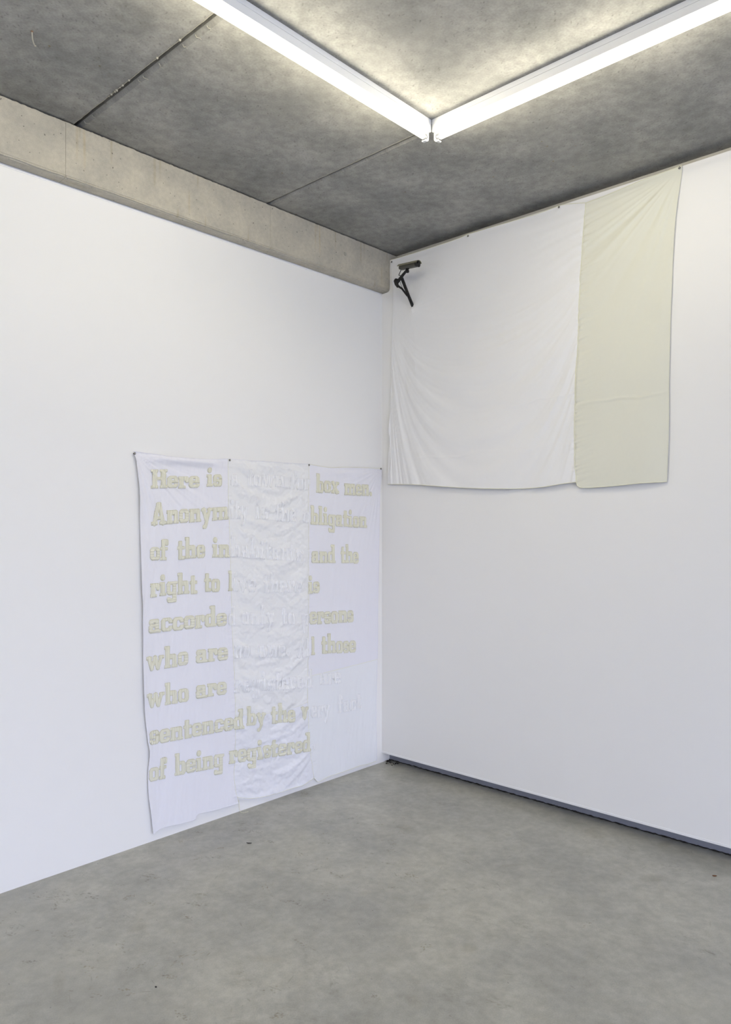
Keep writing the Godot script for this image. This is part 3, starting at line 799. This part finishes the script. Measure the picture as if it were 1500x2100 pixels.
	for c in [T1, T2, T3, B1, B2, B3, L, R]: part("hem", cord(c, relief, place, 0.0014), M.thread if c in [T3, B2, B3] else M.cotton, o)
	var st := begin()
	tube(st, [Vector3(0.014, 0.074, 1.298), Vector3(0.013, 0.045, 1.294), Vector3(0.012, 0.014, 1.290), Vector3(0.018, 0.003, 1.288), Vector3(0.030, 0.002, 1.286), Vector3(0.042, 0.002, 1.279), Vector3(0.048, 0.003, 1.264), Vector3(0.046, 0.002, 1.25)], 0.0014, 5)
	part("loose_thread", done(st), M.thread, o)
	for w in WORDS:
		var s: String = w[0]
		var wide := 0.0
		for k in s.length(): wide += glyph(s[k])[0]
		wide -= 0.06
		var run: float = w[1] - w[3]; var sx := run / wide; var slope: float = (w[2] - w[4]) / run
		var z: float = w[1]
		for k in s.length():
			var y: float = w[2] - slope * (w[1] - z) + rng.randfn() * 0.0015
			var zc: float = z - glyph(s[k])[0] * sx * 0.5
			var ym: float = y + w[5] * 0.5
			var ribs := 0
			if w[6] == 1 and s[k] in "eosgacy" and rng.randf() < 0.6: ribs = 1 if rng.randf() < 0.5 else 2
			var owner_: MeshInstance3D = left
			if zc < S2.x_at_y(ym): owner_ = right if ym > 0.735 else foot
			elif zc < S1.x_at_y(ym): owner_ = mid if ym > 0.56 else low
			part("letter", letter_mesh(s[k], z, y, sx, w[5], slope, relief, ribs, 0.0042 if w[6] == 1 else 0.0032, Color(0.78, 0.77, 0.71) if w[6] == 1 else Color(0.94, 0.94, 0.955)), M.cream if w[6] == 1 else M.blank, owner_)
			z -= glyph(s[k])[0] * sx

# ------------------------------------------------------------------ the big cloth on the right wall
func wall_cloth():
	var o := thing("wall_cloth", "large cloth hung high on the right wall, wide white part and narrow pale olive part", "cloth")
	var L := EdgeLine.new([0.087, 3.617, 0.101, 3.523, 0.115, 3.339, 0.108, 3.086, 0.094, 2.575, 0.073, 2.013])
	var S := EdgeLine.new([1.589, 3.583, 1.572, 3.389, 1.560, 3.204, 1.548, 2.951, 1.541, 2.761, 1.529, 2.621, 1.525, 2.421, 1.523, 2.336, 1.524, 2.107, 1.538, 1.966])
	var R := EdgeLine.new([2.136, 3.617, 2.136, 3.586, 2.108, 3.387, 2.092, 3.183, 2.084, 2.977, 2.077, 2.803, 2.070, 2.491, 2.069, 2.229, 2.059, 1.947])
	var T1 := EdgeLine.new([0.087, 3.617, 0.151, 3.616, 0.433, 3.613, 0.679, 3.615, 0.769, 3.622, 0.982, 3.618, 1.262, 3.611, 1.422, 3.615, 1.504, 3.604, 1.589, 3.583])
	var T2 := EdgeLine.new([1.589, 3.583, 1.720, 3.590, 1.907, 3.609, 2.052, 3.616, 2.136, 3.617])
	var B1 := EdgeLine.new([0.073, 2.013, 0.317, 2.000, 0.504, 1.983, 0.741, 1.962, 1.015, 1.946, 1.271, 1.943, 1.460, 1.961, 1.538, 1.966])
	var B2 := EdgeLine.new([1.538, 1.966, 1.569, 1.933, 1.759, 1.935, 1.899, 1.943, 2.059, 1.947])
	var n1 := noise(201, 1.0, 2); var n2 := noise(202, 1.0, 3); var n3 := noise(203, 1.0, 2)
	var relief := Relief.new(0.04, 1.90, 2.17, 3.65, 0.006, func(x: float, y: float) -> float:
		var ds: float = x - S.x_at_y(y)
		var d := 0.009 + 0.003 * n1.get_noise_2d(x * 1.5, y * 1.5)
		d += 0.012 * sstep(3.2, 1.95, y) + 0.006 * n1.get_noise_2d(x * 2.2, 3.0) * sstep(2.3, 1.95, y)
		var white := sstep(0.02, -0.02, ds)
		# soft swags slung between the arm at the left and the seam at the right: upright at the sides, flat at the foot
		var across := clampf((x - 0.86) / 0.78, -0.985, 0.985)
		var sag := log(maxf(0.06, 3.42 - y) / sqrt(1.0 - across * across))
		var live := white * sstep(0.15, 0.9, 3.45 - y)
		d += live * (0.013 * n1.get_noise_2d(sag * 3.6 + 5.0, x * 0.9) + 0.0035 * n1.get_noise_2d(sag * 9.0, x * 1.6 + 9.0))
		d += white * exp(-absf(x - 0.2) / 0.2) * sstep(3.3, 2.8, y) * 0.010 * n1.get_noise_2d(x * 6.0 + y * 0.4, y * 0.35)
		# the cloth is pulled out where the arm comes through
		var arm := Vector2(x - 0.303, y - 3.218)
		d += 0.022 * exp(-arm.length() / 0.05) + 0.0024 * exp(-arm.length() / 0.16) * n3.get_noise_1d(arm.angle() * 8.0)
		# pulls that fan out from the nails
		for q in [Vector2(0.106, 3.599), Vector2(2.126, 3.607)]:
			var v: Vector2 = Vector2(x, y) - q
			var reach := 0.75 if q.x > 1.0 else 0.25
			d += (0.019 if q.x > 1.0 else 0.007) * exp(-v.length() / reach) * minf(1.0, v.length() * 5.0) * n1.get_noise_1d(v.angle() * 5.2 + 0.4 * v.length() + 3.0)
		# puckers along the seam, more on the olive side
		d += (0.007 if ds > 0.0 else 0.004) * exp(-absf(ds) / (0.05 if ds > 0.0 else 0.025)) * n3.get_noise_2d(x * 5.0, y * 38.0 - ds * 8.0)
		d -= 0.004 * exp(-ds * ds / 0.00008)
		# pressed creases
		for k in [[2.425, 1.52, 2.08, 0.0032], [2.80, 1.80, 2.08, 0.0015], [2.45, 0.9, 1.5, 0.002], [2.18, 0.3, 1.5, 0.0014]]:
			var cy: float = k[0] + 0.018 * n1.get_noise_1d(x * 3.0 + k[0] * 9.0) + (0.1 * maxf(0.0, x - 1.1) if k[3] == 0.002 else 0.0)
			d += k[3] * exp(-pow((y - cy) / 0.007, 2.0)) * sstep(k[1], k[1] + 0.15, x) * sstep(k[2] + 0.02, k[2], x)
		d += 0.0007 * n3.get_noise_2d(x * 30.0, y * 12.0)
		d = lerpf(d, 0.004, 0.75 * exp(-maxf(R.x_at_y(y) - x, 0.0) / 0.06))
		d *= 0.35 + 0.65 * sstep(0.0, 0.22, 3.615 - y)
		for q in [Vector2(0.106, 3.599), Vector2(0.767, 3.608), Vector2(1.422, 3.605), Vector2(2.126, 3.607)]:
			d = lerpf(d, 0.008, exp(-Vector2(x - q.x, y - q.y).length_squared() / 0.0006))
		return maxf(d, 0.003))
	var place := func(q: Vector2, d: float) -> Vector3: return Vector3(q.x, q.y, d)
	var a := part("fabric_panel", sheet(T1, B1, L, S, 220, 250, relief, place), M.sheet, o)
	a.set_meta("label", "wide white sheet of the cloth")
	var b := part("fabric_panel", sheet(T2, B2, S, R, 90, 250, relief, place), M.olive, o)
	b.set_meta("label", "narrow pale olive sheet of the cloth")
	part("seam_cord", cord(S, relief, place, 0.0020, 0.0010), M.thread, o)
	for c in [T1, T2, B1, B2]: part("hem", cord(c, relief, place, 0.0020), M.thread, o)
	part("hem", cord(L, relief, place, 0.0016), M.sheet, o)
	part("hem", cord(R, relief, place, 0.0016), M.olive, o)

# ------------------------------------------------------------------ nails
func nails():
	var n := 0
	for q in [[Vector2(1.981, 2.094), "nail at the top left corner of the lettered banner"], [Vector2(1.362, 2.100), "nail on the banner's top edge at its left seam"], [Vector2(0.726, 2.110), "nail on the banner's top edge at its right seam"], [Vector2(0.022, 2.126), "nail at the top right corner of the lettered banner, by the room corner"]]:
		nail(Vector3(0, q[0].y, q[0].x), Vector3.RIGHT, q[1], "nails that hold the lettered banner")
	for q in [[Vector2(0.106, 3.599), "nail at the left top corner of the large cloth, by the beam end"], [Vector2(0.767, 3.608), "nail on the large cloth's top edge, above right of the camera"], [Vector2(1.422, 3.605), "nail on the large cloth's top edge just left of its seam"], [Vector2(2.126, 3.607), "nail at the right top corner of the large cloth, on the olive part"]]:
		nail(Vector3(q[0].x, q[0].y, 0), Vector3(0, 0, 1), q[1], "nails that hold the large cloth")

func nail(at: Vector3, out: Vector3, label: String, group: String):
	var o := thing("nail", label, "nail", at, group)
	var st := begin(); lathe(st, [Vector2(0.0, -0.01), Vector2(0.0028, 0.0), Vector2(0.0028, 0.0125), Vector2(0.0, 0.0125)], Vector3.ZERO, out, 10)
	part("shank", done(st), M.steel, o)
	st = begin(); lathe(st, [Vector2(0.0028, 0.0115), Vector2(0.0060, 0.0117), Vector2(0.0066, 0.0130), Vector2(0.0056, 0.0148), Vector2(0.0040, 0.0154)], Vector3.ZERO, out, 14)
	part("head", done(st), M.steel, o)
	st = begin(); lathe(st, [Vector2(0.0040, 0.0153), Vector2(0.0024, 0.0166), Vector2(0.0, 0.0170)], Vector3.ZERO, out, 12)
	part("boss", done(st), M.shine, o)

# ------------------------------------------------------------------ security camera
func security_camera():
	var base := Vector3(0.303, 3.218, 0)
	var o := thing("security_camera", "black and olive security camera on a bent arm that pokes through the large white cloth", "camera", base)
	var rear := Vector3(0.312, 3.470, 0.160) - base; var front := Vector3(0.486, 3.449, 0.182) - base
	var d := (front - rear).normalized(); var s := d.cross(Vector3.UP).normalized(); var u := s.cross(d)
	var section := func(w: float, h: float, low: float) -> Array:      # rounded body section, flat below
		var q := []
		for k in 20:
			var a := TAU * k / 20.0
			var x := signf(cos(a)) * pow(absf(cos(a)), 0.75) * w; var y := signf(sin(a)) * pow(absf(sin(a)), 0.75) * h
			q.append(Vector2(x, maxf(y, -low)))
		return q
	var loft := func(st: SurfaceTool, rings: Array):    # [distance along, section]
		for i in rings.size() - 1:
			for k in 20:
				var f := []
				for e in [[i, k], [i, (k + 1) % 20], [i + 1, (k + 1) % 20], [i + 1, k]]:
					var c: Vector2 = rings[e[0]][1][e[1]]
					f.append(rear + d * rings[e[0]][0] + s * c.x + u * c.y)
				var mid: Vector2 = rings[i][1][k] + rings[i + 1][1][k] + rings[i][1][(k + 1) % 20]
				face(st, f, s * mid.x + u * mid.y + d * (0.001 if i >= rings.size() / 2 else -0.001))
		for e in [0, rings.size() - 1]:
			var f := []
			for k in 20:
				var c: Vector2 = rings[e][1][k]
				f.append(rear + d * rings[e][0] + s * c.x + u * c.y)
			face(st, f, d if e else -d)
	var length := rear.distance_to(front)
	var st := begin(); loft.call(st, [[0.002, section.call(0.017, 0.014, 0.013)], [0.008, section.call(0.0205, 0.0175, 0.015)], [length - 0.016, section.call(0.0205, 0.0175, 0.015)], [length - 0.012, section.call(0.019, 0.0165, 0.014)]])
	part("body", done(st), M.casing, o)
	st = begin()                              # the sun hood: a bent sheet over the body with edges that hang down its sides
	var hood := []
	for k in 15:
		var a := lerpf(0.22, PI - 0.22, k / 14.0)
		hood.append(Vector2(cos(a) * 0.0265, sin(a) * 0.0235 + 0.001))
	for k in 14:
		var p: Vector2 = hood[k]; var q: Vector2 = hood[k + 1]
		for side in [1.0, 0.9]:
			var f := []
			for e in [[p, -0.006], [q, -0.006], [q, length + 0.006], [p, length + 0.006]]: f.append(rear + d * e[1] + (s * e[0].x + u * e[0].y) * side)
			var m: Vector2 = (p + q) * (1.0 if side == 1.0 else -1.0)
			face(st, f, s * m.x + u * m.y)
		for e in [-0.006, length + 0.006]:
			var f2 := []
			for c in [p, q, q * 0.9, p * 0.9]: f2.append(rear + d * e + s * c.x + u * c.y)
			face(st, f2, d * signf(e))
	for p in [hood[0], hood[14]]:
		var f := []
		for e in [[1.0, -0.006], [0.9, -0.006], [0.9, length + 0.006], [1.0, length + 0.006]]: f.append(rear + d * e[1] + (s * p.x + u * p.y) * e[0])
		face(st, f, -u)
	part("sun_hood", done(st), M.hood, o)
	st = begin(); loft.call(st, [[length - 0.0125, section.call(0.0215, 0.019, 0.0165)], [length - 0.002, section.call(0.0225, 0.020, 0.0175)], [length + 0.001, section.call(0.020, 0.0175, 0.015)]])
	part("front_ring", done(st), M.black, o)
	st = begin(); lathe(st, [Vector2(0.0155, 0.0), Vector2(0.0148, 0.0015), Vector2(0.008, 0.0028), Vector2(0.0, 0.003)], front + d * 0.001, d, 18)
	part("lens_window", done(st), M.lens, o)
	st = begin()                              # rib along the side and the screw rail below
	box(st, Vector3(-0.012, -0.021, -0.006), Vector3(0.012, -0.0145, 0.006), 0.001)
	var rail := MeshInstance3D.new(); rail.mesh = done(st); rail.material_override = M.black; rail.name = "mount_rail"
	rail.transform = Transform3D(Basis(d, u, -s), rear.lerp(front, 0.42)); o.add_child(rail, true)
	# the bent arm: from the wall up to a knuckle, then up to the body
	var K := Vector3(0.277, 3.385, 0.150) - base; var top := rear.lerp(front, 0.42) - u * 0.021
	st = begin(); tube(st, [Vector3(-0.008, 0.078, 0.045), Vector3(-0.015, 0.092, 0.062), Vector3(-0.021, 0.128, 0.105), K + Vector3(0.004, -0.028, 0.0)], func(t): return 0.0048 + 0.0032 * t, 8)
	part("lower_arm", done(st), M.black, o)
	st = begin(); tube(st, [K + Vector3(-0.004, -0.006, 0), K.lerp(top, 0.5), top], func(t): return 0.0115 - 0.003 * t, 10)
	part("upper_arm", done(st), M.black, o)
	st = begin()
	tube(st, [K + Vector3(-0.007, 0.022, 0.002), K + Vector3(-0.009, 0.008, 0.002), K + Vector3(-0.007, -0.016, 0.0), K + Vector3(0.004, -0.034, -0.002)], func(t): return 0.010 + 0.008 * sin(PI * minf(t * 1.3, 1.0)), 8)
	part("knuckle", done(st), M.black, o)
	st = begin(); lathe(st, [Vector2(0.0, 0.0), Vector2(0.0105, 0.0), Vector2(0.012, 0.006), Vector2(0.012, 0.014), Vector2(0.0, 0.016)], top - u * 0.012 - d * 0.008, d, 12)
	part("tilt_joint", done(st), M.black, o)
	# ribbed conduit from behind the body down into the cloth
	var c := Curve3D.new()
	c.add_point(Vector3(0, -0.004, -0.005), Vector3.ZERO, Vector3(-0.002, 0.07, 0.05))
	c.add_point(Vector3(0.306, 3.415, 0.142) - base, Vector3(-0.002, -0.06, -0.04), Vector3.ZERO)
	var pts := []
	var n := 150
	for i in n + 1: pts.append(c.sample_baked(c.get_baked_length() * i / n))
	st = begin(); tube(st, pts, func(t): return 0.0108 + 0.0018 * sin(t * TAU * 30.0), 10)
	part("conduit", done(st), M.conduit, o)
	# thin leads: a loop under the body and a cord beside the conduit
	var lead := Curve3D.new()
	lead.add_point(rear + d * 0.012 - u * 0.012, Vector3.ZERO, Vector3(-0.02, -0.02, 0.01))
	lead.add_point(Vector3(0.296, 3.424, 0.158) - base, Vector3(-0.006, 0.02, 0), Vector3(0.006, -0.018, 0))
	lead.add_point(Vector3(0.330, 3.408, 0.158) - base, Vector3(-0.02, -0.008, 0), Vector3.ZERO)
	pts = []
	for i in 25: pts.append(lead.sample_baked(lead.get_baked_length() * i / 24.0))
	st = begin(); tube(st, pts, 0.0026, 6)
	part("cable", done(st), M.black, o)
	st = begin(); tube(st, [Vector3(0.293, 3.40, 0.15) - base, Vector3(0.288, 3.35, 0.11) - base, Vector3(0.293, 3.30, 0.06) - base], 0.0015, 5)
	part("cable", done(st), M.black, o)

# ------------------------------------------------------------------ small things
func small_things():
	# a bent wire end that sticks out of the ceiling
	var o := thing("wire_hook", "small rusty bent wire end sticking out of the ceiling near the beam", "wire", Vector3(0.613, CEIL, 2.776))
	var st := begin()
	tube(st, [Vector3(0, 0.01, 0), Vector3(0, -0.008, 0), Vector3(-0.012, -0.020, -0.006), Vector3(-0.026, -0.026, -0.016), Vector3(-0.042, -0.026, -0.028), Vector3(-0.05, -0.020, -0.036)], 0.0028, 6)
	part("wire", done(st), M.drip, o)
	st = begin(); lathe(st, [Vector2(0.0, -0.006), Vector2(0.0045, -0.004), Vector2(0.0055, 0.0)], Vector3.ZERO, Vector3.UP, 8)
	part("rust_stub", done(st), M.rust, o)
	# bits on the floor
	for f in [["leaf_scrap", "brown dry leaf scrap on the floor near the right wall", "leaf", Vector3(2.369, 0, 0.215), 0.022, 0.008, "leaf"], ["splinter", "thin dark splinter on the floor below the banner", "splinter", Vector3(0.407, 0, 1.529), 0.03, 0.005, "crumb"], ["chip", "small dark chip on the floor at the near left", "chip", Vector3(1.158, 0, 2.552), 0.008, 0.005, "crumb"]]:
		st = begin()
		var L: float = f[4]; var W: float = f[5]
		var q := PackedVector2Array([Vector2(-L / 2, 0), Vector2(-L * 0.2, W / 2), Vector2(L * 0.25, W * 0.45), Vector2(L / 2, W * 0.1), Vector2(L * 0.2, -W * 0.5), Vector2(-L * 0.3, -W * 0.4)])
		prism(st, q, 0.0, 0.003, func(p, d): return Vector3(p.x * 0.75 + p.y * 0.6, d + 0.0002 + absf(p.x) * 0.12, -p.x * 0.6 + p.y * 0.75))
		var t := part(f[0], done(st), M[f[6]], self); t.position = f[3]
		tag(t, f[1], f[2])
	# rubble in the shadow gap at the room corner
	st = begin()
	for i in 26:
		var c := Vector3(rng.randf_range(0.005, 0.12), 0.0, rng.randf_range(-0.075, 0.012)); var s := rng.randf_range(0.003, 0.011)
		c.y = s * 0.5
		lathe(st, [Vector2(0.0, -s * 0.5), Vector2(s * 0.6, -s * 0.2), Vector2(s * 0.5, s * 0.3), Vector2(0.0, s * 0.5)], c, Vector3(rng.randfn() * 0.4, 1, rng.randfn() * 0.4), 6)
	tag(part("rubble", done(st), M.crumb, self), "dark rubble in the shadow gap at the room corner", "rubble", "", "stuff")
